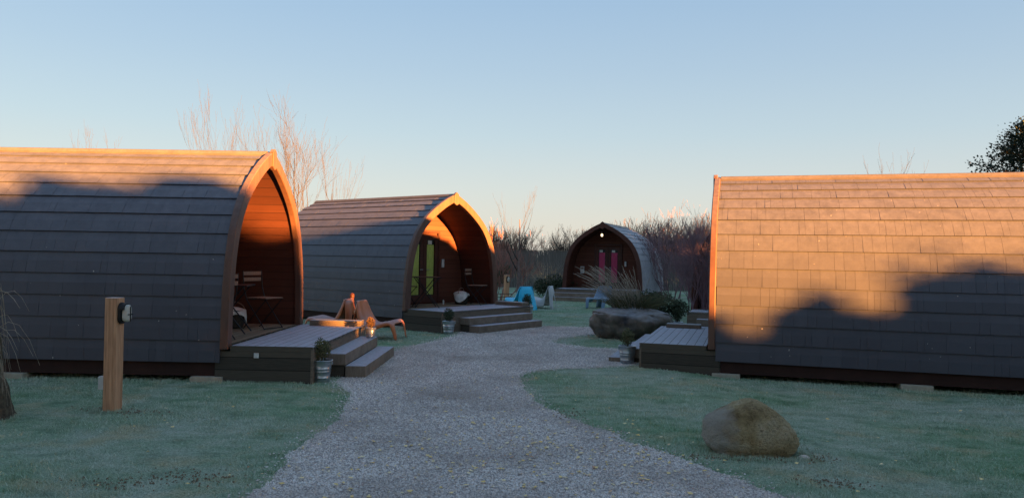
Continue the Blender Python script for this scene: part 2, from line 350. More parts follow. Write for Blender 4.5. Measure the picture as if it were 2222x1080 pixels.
# longer unmown grass against things
tx, ty, tr = [], [], []
def tuft_line(x0, y0, x1, y1, n, w=.05):
    t = rng.random(n); tx.extend(x0+(x1-x0)*t+rng.normal(0, w, n)); ty.extend(y0+(y1-y0)*t+rng.normal(0, w, n))
for cx, cy, rx, ry, n in [(2.0, 6.12, .42, .2, 1400), (-3.88, 7.36, .15, .13, 500), (-4.8, 6.85, .3, .25, 900), (2.42, 14.9, .75, .45, 500)]:
    a = rng.uniform(0, 6.28, n); q = rng.normal(1, .09, n); tx.extend(cx+rx*np.cos(a)*q); ty.extend(cy+ry*np.sin(a)*q)
tuft_line(-3.6, 9.0, -2.5, 9.02, 900, .03); tuft_line(-9, 9.2, -3.7, 9.08, 1800, .06); tuft_line(2.0, 11.35, 3.0, 10.75, 500, .03); tuft_line(3.0, 10.5, 7.6, 9.05, 1800, .05)
e_ = rng.integers(0, len(PATH), 7000); tx.extend(PATH[e_, 0]+rng.normal(0, .035, 7000)); ty.extend(PATH[e_, 1]+rng.normal(0, .035, 7000))
x, y = np.array(tx), np.array(ty); n = len(x); h = rng.uniform(.012, .045, n); h[-7000:] *= .6; wd = rng.uniform(.0015, .003, n)*(1+.08*y); ang = rng.uniform(0, 6.28, n); la = rng.uniform(0, 6.28, n); ln = h*rng.uniform(.1, .7, n); z = G(x, y)
V = np.zeros((n, 3, 3)); V[:, 0] = np.stack([x-np.cos(ang)*wd, y-np.sin(ang)*wd, z-.002], -1); V[:, 1] = np.stack([x+np.cos(ang)*wd, y+np.sin(ang)*wd, z-.002], -1); V[:, 2] = np.stack([x+np.cos(la)*ln, y+np.sin(la)*ln, z+h+.004], -1)
o = arrays('rough_grass', V.reshape(-1, 3), np.arange(n*3).reshape(-1, 3), 'blade', np.repeat(rng.random(n)**2, 3)); tag(o, 'longer ragged grass along the path edge, decks and boulder', 'grass', kind='stuff')
# fallen leaves
lx = np.concatenate([rng.normal(.35, .8, 420), rng.normal(-.3, 1.4, 330), rng.uniform(-4, 5, 240)]); ly = np.concatenate([rng.normal(6.0, .75, 420), 4.6+6*rng.random(330)**1.4, rng.uniform(4.6, 9.5, 240)])
k_ = (inside(lx, ly) | (rng.random(len(lx)) < .3)) & (ly > 4.4); lx, ly = lx[k_], ly[k_]; m = MB()
for a, b_ in zip(lx, ly):
    s_ = random.uniform(.008, .025); t = random.uniform(0, 6.28); ct, st = math.cos(t)*s_, math.sin(t)*s_; zz = .014
    hz = [random.uniform(.0, .012) for _ in range(4)]
    m.add([(a+ct, b_+st, zz+hz[0]), (a-st*.7, b_+ct*.7, zz+hz[1]), (a-ct, b_-st, zz+hz[2]), (a+st*.7, b_-ct*.7, zz+hz[3])], [(0, 1, 2), (0, 2, 3)], random.random())
tag(m.build('fallen_leaves', 'fallen', tone=True), 'small yellow fallen leaves strewn over the gravel', 'leaves', kind='stuff')
# bare earth scuffs
m = MB()
for cx, cy, rx, ry, n in [(-3.66, 7.3, .16, .07, 120), (-4.0, 7.42, .14, .07, 90), (2.44, 6.16, .1, .07, 90), (1.8, 6.0, .3, .05, 200), (-2.25, 5.25, .22, .1, 160), (-2.6, 5.05, .2, .06, 80), (2.3, 5.4, .14, .07, 90), (.6, 7.5, .12, .15, 60), (-3.2, 9.25, .8, .05, 160)]:
    for _ in range(n):
        x_, y_ = cx+random.gauss(0, rx), cy+random.gauss(0, ry); r0 = random.uniform(.004, .013); z_ = float(G(x_, y_))+.004; q = [random.uniform(.6, 1.3)*r0 for _ in range(5)]
        m.add([(x_+q[0], y_, z_), (x_, y_+q[1], z_), (x_-q[2], y_, z_), (x_, y_-q[3], z_), (x_, y_, z_+q[4])], [(0, 1, 4), (1, 2, 4), (2, 3, 4), (3, 0, 4)])
tag(m.build('soil_crumbs', 'earth'), 'dark crumbs of bare soil in worn spots of the lawn', 'soil', kind='stuff')

# ---------------------------------------------------------------- pod geometry
HW = 1.53; H = 2.945; ZD = .44
TT = np.array([0, .04, .08, .14, .2, .27, .35, .45, .57, .7, .85, 1, 1.08]); WW = np.array([0, .15, .275, .43, .565, .69, .79, .875, .935, .972, .992, 1.0, 1.0])
def half_profile(n):           # from the foot up to the apex, evenly along its length
    t = np.linspace(0, 1.08, 400)
    wv = np.interp(t, TT, WW); ker = np.ones(17)/17
    pad = np.concatenate([-wv[8:0:-1], wv, np.full(8, 1.0)]); ws = np.convolve(pad, ker, 'valid'); ws[0] = 0
    L_ = ws*HW; z_ = H-t*(H-ZD)
    s_ = np.concatenate([[0], np.cumsum(np.hypot(np.diff(L_), np.diff(z_)))]); q = np.linspace(s_[-1], 0, n)
    return np.stack([np.interp(q, s_, L_), np.interp(q, s_, z_)], -1), s_[-1]
PR, PLEN = half_profile(201)
def prof(u, off=0.0):           # u 0 at the foot .. 1 at the apex
    u = min(max(u, 0), 1); f = u*200; i = min(int(f), 199); p = PR[i]+(PR[i+1]-PR[i])*(f-i)
    a, b_ = PR[max(i-3, 0)], PR[min(i+4, 200)]; d = b_-a; d = d/np.hypot(*d); nrm = np.array([d[1], -d[0]])
    q = p+nrm*off
    return q
def loop_pts(off, n=40, u0=0.0, sgn=1):
    out = []
    for i in range(n+1):
        q = prof(u0+(1-u0)*i/n, off); out.append([max(q[0], 0)*sgn, q[1]])
    # let the offset outline meet on the centre line
    a, b_ = out[-2], out[-1]
    if abs(b_[0]) < 1e-6 or off < 0:
        for j in range(len(out)-1, 0, -1):
            if abs(out[j][0]) < 1e-6 and abs(out[j-1][0]) < 1e-6: out.pop(j)
    if abs(out[-1][0]) > 1e-6:
        a, b_ = out[-2], out[-1]; sl = (b_[1]-a[1])/((abs(a[0])-abs(b_[0])) or 1e-6); out.append([0, b_[1]+abs(b_[0])*sl])
    out[-1][0] = 0
    return [tuple(p) for p in out]
NC = 13
def shingles(sgn, L, s0, rnd):
    m = MB()
    # underlay
    for i in range(40):
        a, b_ = prof(i/40, -.004), prof((i+1)/40, -.004)
        m.add([(s0, a[0]*sgn, a[1]), (L, a[0]*sgn, a[1]), (L, b_[0]*sgn, b_[1]), (s0, b_[0]*sgn, b_[1])], [(0, 1, 2, 3)], 0)
    for c_ in range(NC):
        u0, u1 = c_/NC, min((c_+1.12)/NC, 1)
        s_ = s0-rnd.uniform(0, .15); row = rnd.uniform(-.0015, .0015)
        while s_ < L:
            wd = rnd.choice([.08, .12, .17, .2, .26, .33]); a, b_ = max(s_, s0), min(s_+wd-.0025, L); s_ += wd
            if b_-a < .02: continue
            t = .024+row+rnd.choice([0, 0, .0015, .0025]); tl = rnd.random()*.8+.1; us = [u0, (u0+u1)/2, u1]; offs = [t, t*.6+.002, .003]
            P = [prof(u, f) for u, f in zip(us, offs)]; q = prof(u0, -.003)
            vs = [(a, q[0]*sgn, q[1]), (b_, q[0]*sgn, q[1])]
            for p in P: vs += [(a, p[0]*sgn, p[1]), (b_, p[0]*sgn, p[1])]
            e = prof(u0+.5*(u1-u0), -.004)
            vs += [(a, e[0]*sgn, e[1]), (b_, e[0]*sgn, e[1])]
            fs = [(0, 1, 3, 2), (2, 3, 5, 4), (4, 5, 7, 6), (0, 2, 4, 8), (1, 9, 5, 3)]
            m.add(vs, fs, tl)
    return m
def make_pod(loc, th, L, label, curtain, arch_mat='frame', seed=1, zoff=0.0, roof='shingle', blocks=(.2, 2.6, 4.7)):
    rnd = random.Random(seed)
    root = empty('camping_pod', (loc[0], loc[1], zoff), th, label, 'camping pod', 'arched wooden camping pods')
    for sgn in (1, -1):
        shingles(sgn, L, .047, rnd).build('shingle_side', roof, root, tone=True, fix=False)
        # arch beam
        o_, i_ = loop_pts(.045, 44, .045, sgn), loop_pts(-.115, 44, .045, sgn)
        n = min(len(o_), len(i_)); 
        def resamp(p, n=46):
            p = np.array(p); d = np.concatenate([[0], np.cumsum(np.hypot(*np.diff(p, axis=0).T))]); q = np.linspace(0, d[-1], n)
            return np.stack([np.interp(q, d, p[:, 0]), np.interp(q, d, p[:, 1])], -1)
        o_, i_ = resamp(o_), resamp(i_); m = MB(); n = len(o_); vs = []
        for s_ in (-.05, .045):
            vs += [(s_, *p) for p in o_]+[(s_, *p) for p in i_]
        fs = []
        for k in range(n-1):
            fs += [(k, k+1, n+k+1, n+k), (2*n+k, 3*n+k, 3*n+k+1, 2*n+k+1), (k, 2*n+k, 2*n+k+1, k+1), (n+k, n+k+1, 3*n+k+1, 3*n+k)]
        fs += [(0, n, 3*n, 2*n), (n-1, 3*n-1, 4*n-1, 2*n-1)]
        m.add(vs, fs); m.build('arch_beam', arch_mat, root, bevel=.012, fix=True)
    # apex block, ridge cap
    m = MB(); m.prism([(-.085, H-.17), (0, H-.215), (.085, H-.17), (.07, H+.035), (0, H+.085), (-.07, H+.035)], -.065, .0); m.build('apex_block', arch_mat, root, bevel=.008, fix=True)
    m = MB(); m.prism([(.1, H-.075), (.085, H+.0), (.045, H+.042), (0, H+.055), (-.045, H+.042), (-.085, H), (-.1, H-.075)], .048, L+.02); m.build('ridge_cap', 'ridge', root, fix=True, bevel=.004)
    # lining (inside of the vault), porch depth PD
    PD = 1.0; m = MB()
    for sgn in (1, -1):
        a = loop_pts(-.085, 40, .02, sgn); n = len(a)
        m.add([(.046, *p) for p in a]+[(L-.05, *p) for p in a], [(i, i+1, n+i+1, n+i) for i in range(n-1)])
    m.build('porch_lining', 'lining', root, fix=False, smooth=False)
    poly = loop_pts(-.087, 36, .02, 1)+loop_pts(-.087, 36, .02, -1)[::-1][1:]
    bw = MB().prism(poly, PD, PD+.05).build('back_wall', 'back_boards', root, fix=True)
    MB().prism([(y*.999, z) for y, z in loop_pts(-.02, 36, .0, 1)+loop_pts(-.02, 36, .0, -1)[::-1][1:]], L-.06, L-.002).build('rear_wall', 'back_boards', root, fix=True)
    # doors: two glazed leaves
    for c_ in (.25, -.25):
        z0, z1 = .47, 2.06; m = MB(); w_ = .245; px = PD-.045
        m.box(px, PD-.002, c_-w_, c_+w_, z0, z0+.17); m.box(px, PD-.002, c_-w_, c_+w_, z1-.1, z1)
        m.box(px, PD-.002, c_-w_, c_-.135, z0+.17, z1-.1); m.box(px, PD-.002, c_+.135, c_+w_, z0+.17, z1-.1)
        d = m.build('door', 'frame_dark', root, bevel=.004)
        MB().add([(PD-.037, c_-.136, z0+.17), (PD-.037, c_+.136, z0+.17), (PD-.037, c_+.136, z1-.1), (PD-.037, c_-.136, z1-.1)], [(3, 2, 1, 0)]).build('pane', 'window_glass', d)
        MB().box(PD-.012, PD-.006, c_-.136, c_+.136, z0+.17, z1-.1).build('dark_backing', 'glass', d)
        m = MB(); pts = []
        for j in range(25):
            yy = c_-.12+.24*j/24; pts.append((PD-.021-.004*math.sin(j*1.6), yy))
        # curtain hung against the glass, gathered in folds
        m.add([(a, b_, z0+.19) for a, b_ in pts]+[(a, b_, z1-.22) for a, b_ in pts], [(i, i+1, 26+i, 25+i) for i in range(24)])
        m.build('curtain', curtain, d, smooth=True)
        MB().box(PD-.042, PD-.038, c_-.03, c_+.1, z1-.21, z1-.12).build('sticker', 'white_plastic', d)
        MB().tube([(PD-.09, c_-.19*(1 if c_ > 0 else -1), 1.25), (PD-.09, c_-.10*(1 if c_ > 0 else -1), 1.25)], .009, 8).build('handle', 'galvanised', d)
    m = MB(); m.box(PD-.055, PD-.001, .5, .56, .46, 2.12); m.box(PD-.055, PD-.001, -.56, -.5, .46, 2.12); m.box(PD-.055, PD-.001, -.56, .56, 2.122, 2.19); m.build('door_frame', 'frame_dark', root, bevel=.004)
    m = MB(); m.box(PD-.04, PD-.001, -.74, -.66, 1.3, 1.5); kb = m.build('key_box', 'grey_plastic', root, bevel=.01)
    MB().box(PD-.047, PD-.04, -.72, -.69, 1.43, 1.46).build('dial', 'white_plastic', kb); MB().box(PD-.047, PD-.04, -.72, -.69, 1.34, 1.37).build('dial', 'white_plastic', kb)
    # base beam under the shell, bearing blocks
    MB().box(.12, L-.02, -1.5, -1.301, .07, .3).build('base_beam', 'base_brown', root); MB().box(.12, L-.02, 1.301, 1.5, .07, .3).build('base_beam', 'base_brown', root); MB().box(.12, L-.02, -1.3, 1.3, .16, .3).build('floor_frame', 'base_brown', root)
    for s_ in blocks:
        for sg in (1, -1):
            m = MB(); m.box(s_-.19, s_+.19, min(sg*1.58, sg*1.2), max(sg*1.58, sg*1.2), -.06, .068); m.build('support_block', 'concrete', root, bevel=.006)
    m = MB(); m.box(-.0, PD, -1.4, 1.4, ZD-.035, ZD-.0); m.build('porch_floor', 'deck_porch', root)
    return root
def make_deck(loc, th, label, zoff=0, w0=-1.5, w1=1.5, s0=-1.08, st0=-1.3, st1=1.05, board=(-1.05, -.25), fas='fascia', light=False):
    root = empty('timber_deck', (loc[0], loc[1], zoff), th, label, 'deck', 'timber decks with two front steps')
    MB().box(s0, -.071, w0, w1, ZD-.03, ZD).build('deck_surface', 'deck_boards', root, bevel=.004)
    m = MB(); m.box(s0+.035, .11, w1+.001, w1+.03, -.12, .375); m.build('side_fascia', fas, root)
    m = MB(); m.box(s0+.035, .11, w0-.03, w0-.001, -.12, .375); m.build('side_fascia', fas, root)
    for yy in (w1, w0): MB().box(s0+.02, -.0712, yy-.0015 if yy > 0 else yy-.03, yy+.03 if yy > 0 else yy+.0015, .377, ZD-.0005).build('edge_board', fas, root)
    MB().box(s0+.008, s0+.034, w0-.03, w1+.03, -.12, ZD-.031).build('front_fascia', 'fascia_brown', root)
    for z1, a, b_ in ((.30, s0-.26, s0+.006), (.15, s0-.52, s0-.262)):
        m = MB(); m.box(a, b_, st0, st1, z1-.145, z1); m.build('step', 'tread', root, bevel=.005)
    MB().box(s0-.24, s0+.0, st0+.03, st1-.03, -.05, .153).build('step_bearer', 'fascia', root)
    if board:
        m = MB(); m.box(board[0], board[1], w0+.01, w0+.27, ZD+.001, ZD+.085); m.build('raised_edge', 'fascia_brown', root, bevel=.004)
    if light:
        MB().box(-.42, -.36, w1+.031, w1+.042, .3, .36).build('step_light', 'white_plastic', root, bevel=.003)
    return root
def L2W(loc, th, s, l, z=0):
    return (loc[0]+math.cos(th)*s-math.sin(th)*l, loc[1]+math.sin(th)*s+math.cos(th)*l, z)
P1 = ((-3.422, 10.632), 3.129); P2 = ((-1.318, 17.204), 2.494); P3 = ((3.484, 29.113), 1.208); P4 = ((3.289, 12.118), -.300); P5 = ((5.7, 17.2), R(70))
make_pod(*P1, 5.2, 'large camping pod filling the left side, its porch opening beside the folding chair and basket', 'curtain_grey', seed=1)
make_pod(*P2, 4.9, 'camping pod in the middle with lime green curtains and orange sunlit arch', 'curtain_lime', seed=2)
p3 = make_pod(*P3, 4.9, 'distant camping pod by the fence with pink curtains and a lit lamp', 'curtain_pink', arch_mat='frame_dark', seed=3, roof='shingle_frosted')
make_pod(*P4, 5.2, 'camping pod on the right showing its long sunlit shingle side behind the tan boulder', 'curtain_grey', seed=4, zoff=-.08)
make_pod(*P5, 4.9, 'camping pod half hidden behind the purple bush and the right hand pod', 'curtain_grey', arch_mat='frame_dark', seed=5)
# lamp and notice on the far pods
m = MB(); m.box(.96, .999, .85, 1.0, 1.28, 1.55)
lamp = MB().tube([(-.09, 0, 2.63), (-.10, 0, 2.56)], [.03, .03], 12).build('porch_lamp', 'black_metal', p3)
MB().lathe([(.012, 2.555), (.036, 2.54), (.045, 2.5), (.036, 2.46), (.012, 2.445)], 14, True, c=(-.10, 0)).build('bulb', 'lit_bulb', lamp, smooth=True)
p5 = [o for o in COL.objects if o.name.startswith('camping_pod')][-1]
for pr in (p3, p5):
    q = MB().box(.965, .999, .98, 1.13, 1.0, 1.28).build('notice_board', 'white_plastic', pr, bevel=.004)
    MB().box(.958, .964, 1.0, 1.11, 1.17, 1.23).build('notice_text_block', 'slat_wood', q)
make_deck(*P1, 'timber deck of the left pod with frosted boards and a small square light', st0=-1.15, st1=1.0, light=True)
make_deck(*P2, 'timber deck of the middle pod with lime curtains', st0=-1.25, st1=1.0)
make_deck(*P3, 'wide low timber deck in front of the pod with pink curtains', st0=-1.5, st1=1.5, board=None)
make_deck(*P4, 'timber deck of the right pod with bluish frosted boards', zoff=-.08, st0=-1.05, st1=1.3, board=None, s0=-1.02)
MB().box(-.9, -.3, 1.2, 1.46, ZD+.001, ZD+.07).build('raised_edge', 'fascia_brown', [o for o in COL.objects if o.name.startswith('timber_deck')][-1], bevel=.004)
make_deck(*P5, 'timber deck and steps seen between the stone planter and the right pod', st0=-1.3, st1=1.3, board=None)

# ---------------------------------------------------------------- boundary fence
fr_ = empty('boundary_fence', (0, 0, 0), 0, 'weathered grey close boarded fence behind the pods', 'fence')
A, B = Vector((-10, 41.5, 0)), Vector((20, 38.0, 0)); D = (B-A); LN = D.length; D.normalize(); N = Vector((-D.y, D.x, 0)); m = MB(); s_ = 0
while s_ < LN:
    wd = .11; hh = 1.95+random.uniform(-.012, .012); t = random.uniform(0, .012); a = A+D*s_-N*t; b_ = A+D*(s_+wd-.01)-N*t
    m.add([a, b_, b_+Vector((0, 0, hh)), a+Vector((0, 0, hh)), a+N*.02, b_+N*.02, b_+N*.02+Vector((0, 0, hh)), a+N*.02+Vector((0, 0, hh))], [(0, 1, 2, 3), (5, 4, 7, 6), (3, 2, 6, 7), (1, 5, 6, 2), (4, 0, 3, 7)]); s_ += wd
m.build('fence_boards', 'fence_wood', fr_)
M_ = Matrix.Translation(A) @ Matrix.Rotation(math.atan2(D.y, D.x), 4, 'Z')
MB().box(0, LN, -.03, .05, 1.965, 2.0, M_).build('top_rail', 'fence_wood', fr_)
for i in range(13):
    MB().box(i*2.5-.05, i*2.5+.05, .03, .13, 0, 1.96, M_).build('post', 'fence_wood', fr_)

# ---------------------------------------------------------------- buckets with box balls
def leaf_ball(m, c, r, n, size, squash=1.0, rnd=random):
    for _ in range(n):
        d = Vector((rnd.gauss(0, 1), rnd.gauss(0, 1), rnd.gauss(0, 1))).normalized(); q = rnd.random()**.4
        lump = 1+.25*noise.noise(d*2.3+Vector(c))
        p = Vector(c)+Vector((d.x, d.y, d.z*squash))*r*q*lump
        a = Vector((rnd.gauss(0, 1), rnd.gauss(0, 1), rnd.gauss(0, 1))).normalized(); b_ = a.orthogonal().normalized()
        s1 = size*rnd.uniform(.6, 1.3)
        m.add([p-a*s1, p+b_*s1*.5, p+a*s1, p-b_*s1*.5], [(0, 1, 2, 3)])
def bucket(loc, label, leafmat='leaf_box', s=1.0, plant_label=None, plh=1.0):
    b0 = empty('galvanised_bucket', loc, 0, label, 'bucket', 'galvanised buckets by the decks'); b0.scale = (s, s, s)
    pr = [(.095, 0), (.098, .012), (.103, .05), (.109, .056), (.104, .062), (.112, .125), (.118, .131), (.113, .137), (.117, .16), (.123, .166), (.118, .172), (.126, .255), (.136, .262), (.136, .27), (.128, .27), (.12, .255), (.112, .2)]
    MB().lathe(pr, 28).build('bucket_body', 'galvanised', b0, smooth=True)
    MB().lathe([(0.001, .225), (.119, .225)], 20).build('soil', 'soil', b0)
    for sg in (1, -1):
        MB().box(sg*.128-.008, sg*.128+.008, -.02, .02, .215, .25).build('handle_lug', 'galvanised', b0)
    pb = empty('box_plant', (loc[0], loc[1], loc[2]+.225*s), 0, plant_label, 'potted plant', 'clipped plants in galvanised buckets'); pb.scale = (s, s, s)
    m = MB(); leaf_ball(m, (0, 0, .17), .11, 900, .014, 1.25*plh); m.build('foliage', leafmat, pb)
    m = MB(); m.tube([(0, 0, 0), (.01, 0, .09), (0, .005, .16)], [.012, .009, .006], 6)
    for _ in range(6):
        a = random.uniform(0, 6.28); m.tube([(0, 0, .05), (.05*math.cos(a), .05*math.sin(a), .16)], [.006, .003], 5)
    m.build('stem', 'bark_twig', pb)
bucket((-2.31, 9.27, 0), 'galvanised bucket on the gravel at the near corner of the left deck', plant_label='small green box plant in the bucket at the near corner of the left deck')
bucket((-2.14, 11.55, .29), 'galvanised bucket at the far end of the left deck steps, before the orange chairs', 'leaf_sunlit', .62, 'small golden lit plant at the far end of the left deck steps')
bucket((-1.25, 15.24, 0), 'galvanised bucket at the near corner of the middle pod deck', 'leaf_dark', 1.0, 'dark small plant in the bucket before the middle pod deck')
bucket((.38, 18.0, .13), 'pale bucket at the far end of the middle pod steps', 'leaf_dark', 1.1, 'dark green plant at the far end of the middle pod steps')
bucket((1.76, 11.38, 0), 'galvanised bucket before the right pod deck steps, near the lawn tip', plant_label='yellowish box plant in the bucket before the right pod deck')
bucket((3.52, 16.0, 0), 'galvanised bucket beside the steps behind the stone planter', 'leaf_dark', 1.0, 'small dark plant beside the steps behind the stone planter')

# ---------------------------------------------------------------- bistro furniture
def folding_chair(loc, rz, label):
    r0 = empty('folding_chair', loc, rz, label, 'chair', 'folding bistro chairs on the porches')      # faces +x
    for k in range(5):
        x0 = -.16+k*.075; MB().box(x0, x0+.06, -.19, .19, .45, .465).build('seat_slat', 'slat_wood', r0, bevel=.003)
    for z0 in (.70, .79):
        MB().box(-.235, -.218, -.19, .19, z0, z0+.055).build('back_slat', 'slat_wood', r0, bevel=.003)
    for sg in (1, -1):
        y = sg*.2
        MB().tube([(.2, y, 0), (-.14, y, .42), (-.2, y, .6), (-.225, y, .86)], .009, 6).build('leg', 'black_metal', r0)
        MB().tube([(-.22, y*.88, 0), (.2, y*.88, .445)], .009, 6).build('leg', 'black_metal', r0)
        MB().tube([(-.17, y*.94, .445), (.22, y*.94, .445)], .008, 6).build('seat_rail', 'black_metal', r0)
    MB().tube([(.19, -.2, .012), (.19, .2, .012)], .007, 6).build('stretcher', 'black_metal', r0)
    return r0
def bistro_table(loc, rz, label):
    r0 = empty('bistro_table', loc, rz, label, 'table', 'small folding tables on the porches')
    MB().box(-.3, .3, -.3, .3, .655, .675).build('table_top', 'black_metal', r0, bevel=.006)
    for sg in (1, -1):
        y = sg*.24
        MB().tube([(-.27, y, 0), (.24, y, .655)], .01, 6).build('leg', 'black_metal', r0)
        MB().tube([(.27, y*.9, 0), (-.24, y*.9, .655)], .01, 6).build('leg', 'black_metal', r0)
    MB().tube([(0, -.24, .33), (0, .24, .33)], .008, 6).build('stretcher', 'black_metal', r0)
    return r0
def basket(loc, rz, label, cloth_label):
    r0 = empty('basket', loc, rz, label, 'basket', 'baskets left on the porches')
    MB().lathe([(.001, .01), (.13, .01), (.15, .03), (.165, .26), (.17, .27), (.16, .27), (.145, .04)], 24).build('basket_body', 'basket_dark', r0, smooth=True)
    a = [(.16*math.cos(t), 0, .26+.13*math.sin(t)) for t in np.linspace(0, math.pi, 12)]
    MB().tube(a, .008, 6).build('handle', 'slat_wood', r0)
    m = MB(); n = 26; vs = []; fs = []
    for i in range(9):
        for k in range(n):
            t = 2*math.pi*k/n; f = i/8; rr = .02+.16*min(f*1.3, 1)+.012*math.sin(5*t)*f+.008*(f > .8)
            z = .285+.03*math.cos(f*3)+.015*math.sin(3*t+2)*f - max(0, f-.75)*(.45+.35*math.sin(2*t+1))
            vs.append((rr*math.cos(t), rr*math.sin(t), z))
    for i in range(8):
        for k in range(n): fs.append((i*n+k, i*n+(k+1) % n, (i+1)*n+(k+1) % n, (i+1)*n+k))
    m.add(vs, fs); c_ = m.build('cloth', 'linen', None, smooth=True); c_.location = loc; c_.rotation_euler = (0, 0, rz)
    tag(c_, cloth_label, 'cloth', 'white cloths in the porch baskets')
def at(P, s_, l, z): return L2W(P[0], P[1], s_, l, z)
folding_chair(at(P1, .3, -.7, ZD), R(-22), 'brown slatted folding chair against the far wall of the left pod porch')
bistro_table(at(P1, .55, .0, ZD), R(8), 'small folding table half behind the arch of the left pod')
folding_chair(at(P1, .38, .98, ZD), R(160), 'folding chair behind the near arch of the left pod, only its legs showing')
basket(at(P1, .72, -.62, ZD), .4, 'dark round basket on the floor of the left pod porch', 'white cloth laid over the dark basket in the left pod porch')
q = MB().lathe([(.001, 0), (.022, 0), (.024, .06), (.012, .08), (.012, .1), (.001, .1)], 12).build('white_bottle', 'white_plastic'); q.location = at(P1, .62, -.25, ZD); tag(q, 'small white bottle on the floor beside the left pod basket', 'bottle')  # a small white bottle standing on the porch floor
bistro_table(at(P2, .12, .78, ZD), R(15), 'small dark folding table in the porch with lime green curtains')
folding_chair(at(P2, .5, 1.05, ZD), R(-20), 'folding chair half hidden by the near arch of the middle pod')
folding_chair(at(P2, .05, -.88, ZD), R(-20), 'slatted folding chair by the far wall of the middle pod porch')
basket(at(P2, .35, -.68, ZD), 1.2, 'low basket on the floor of the middle pod porch', 'bluish white cloth over the basket in the middle pod porch')
q = MB().lathe([(.001, 0), (.02, 0), (.022, .08), (.012, .1), (.001, .11)], 12).build('bottle', 'white_plastic'); q.location = at(P2, .62, -.35, ZD); tag(q, 'tiny white bottle beside the door of the middle pod', 'bottle')

# ---------------------------------------------------------------- moulded lounge chairs
def lounger(loc, rz, mat, label, deep=False):
    r0 = empty('lounge_chair', loc, rz, label, 'lounge chair', 'moulded plastic lounge chairs on the grass')     # faces +x
    # profile of the shell: x, z, half width, skirt depth
    st = [(.93, .0, .30, .02), (.90, .16, .32, .03), (.865, .30, .34, .05), (.82, .355, .35, .08), (.74, .365, .36, .10), (.62, .335, .365, .11), (.5, .295, .36, .12), (.4, .285, .35, .13), (.33, .31, .34, .12),
          (.275, .38, .32, .10), (.235, .46, .295, .085), (.2, .55, .265, .07), (.17, .64, .235, .055), (.15, .695, .21, .04), (.125, .715, .2, .02), (.1, .70, .2, .02)]
    if deep: st = [(x, z, hw, max(sk, z-.05) if 2 < i < 11 else sk) for i, (x, z, hw, sk) in enumerate(st)]
    m = MB(); n = 9; vs = []; fs = []
    for i, (x, z, hw, sk) in enumerate(st):
        a = st[max(i-1, 0)]; b_ = st[min(i+1, len(st)-1)]; d = Vector((b_[0]-a[0], 0, b_[1]-a[1])).normalized(); nn = Vector((d.z, 0, -d.x))   # away from the sitter
        if nn.z > 0 and i < 9: nn = -nn
        if i >= 9: nn = Vector((-abs(d.z), 0, -abs(d.x))).normalized()
        for k in range(n):
            if k == 0: y, dd = -hw-.012, sk
            elif k == n-1: y, dd = hw+.012, sk
            else:
                f = (k-1)/(n-3)*2-1; y = hw*f; dd = .035*(1-f*f) if 3 < i < 14 else 0
            vs.append(Vector((x, y, z))+(Vector((0, 0, -1)) if deep and k in (0, n-1) and i > 2 else nn)*dd)
    for i in range(len(st)-1):
        for k in range(n-1):
            if i < 2 and 2 <= k <= n-4: continue        # the front splits into two legs
            fs.append((i*n+k, i*n+k+1, (i+1)*n+k+1, (i+1)*n+k))
    m.add(vs, fs); o = m.build('seat_shell', mat, r0, smooth=True, fix=True)
    md = o.modifiers.new('s', 'SOLIDIFY'); md.thickness = .014; md.offset = 0; md = o.modifiers.new('ss', 'SUBSURF'); md.levels = md.render_levels = 1
    # rear stand: a tapering panel with an arched opening
    m = MB(); vs = []; fs = []; rows = [(.10, .70, .2), (.075, .6, .225), (.05, .5, .25), (.03, .40, .275), (.01, .28, .3), (-.01, .14, .325), (-.03, .0, .35)]
    for x, z, hw in rows:
        inn = 0 if z > .41 else hw*.52*math.sqrt(max(0, 1-(z/.42)**3))
        for f in (-1, -.75): vs.append((x+.05*(abs(f) == 1), hw*f if abs(f) == 1 else -max(inn, hw*.75 if inn == 0 else inn), z))
        vs += [(x, -inn*.999, z), (x, inn*.999, z)] if inn else [(x, -.001, z), (x, .001, z)]
        vs += [(x, max(inn, hw*.75 if inn == 0 else inn), z), (x+.05, hw, z)]
    for i in range(len(rows)-1):
        for k in range(5):
            if k == 2 and rows[i][1] < .41: continue
            fs.append((i*6+k, i*6+k+1, i*6+k+7, i*6+k+6))
    m.add(vs, fs); o = m.build('rear_stand', mat, r0, smooth=True, fix=True); md = o.modifiers.new('s', 'SOLIDIFY'); md.thickness = .014
    return r0
lounger((-2.95, 14.35, 0), R(-12), 'orange_plastic', 'orange brown lounge chair facing right, toward the gravel path')
lounger((-3.05, 14.75, 0), R(172), 'orange_plastic', 'orange brown lounge chair facing left, back to back with the other orange one')
lounger((.5, 22.6, 0), R(118), 'blue_plastic', 'turquoise lounge chair on the grass beside the birch trunk')
lounger((1.35, 23.6, 0), R(160), 'grey_plastic', 'grey lounge chair behind the turquoise one', True)
lounger((3.1, 24.6, 0), R(-120), 'pale_blue_plastic', 'pale blue lounge chair mostly hidden behind the stone planter')
m = MB().lathe([(.001, 0), (.045, 0), (.045, .66), (.03, .69), (.05, .73), (.045, .79), (.001, .81)], 14); o = m.build('garden_post', 'frame_dark', smooth=True); o.location = (-3.17, 15.05, 0)
tag(o, 'short turned wooden post with rounded top behind the orange chairs', 'post')

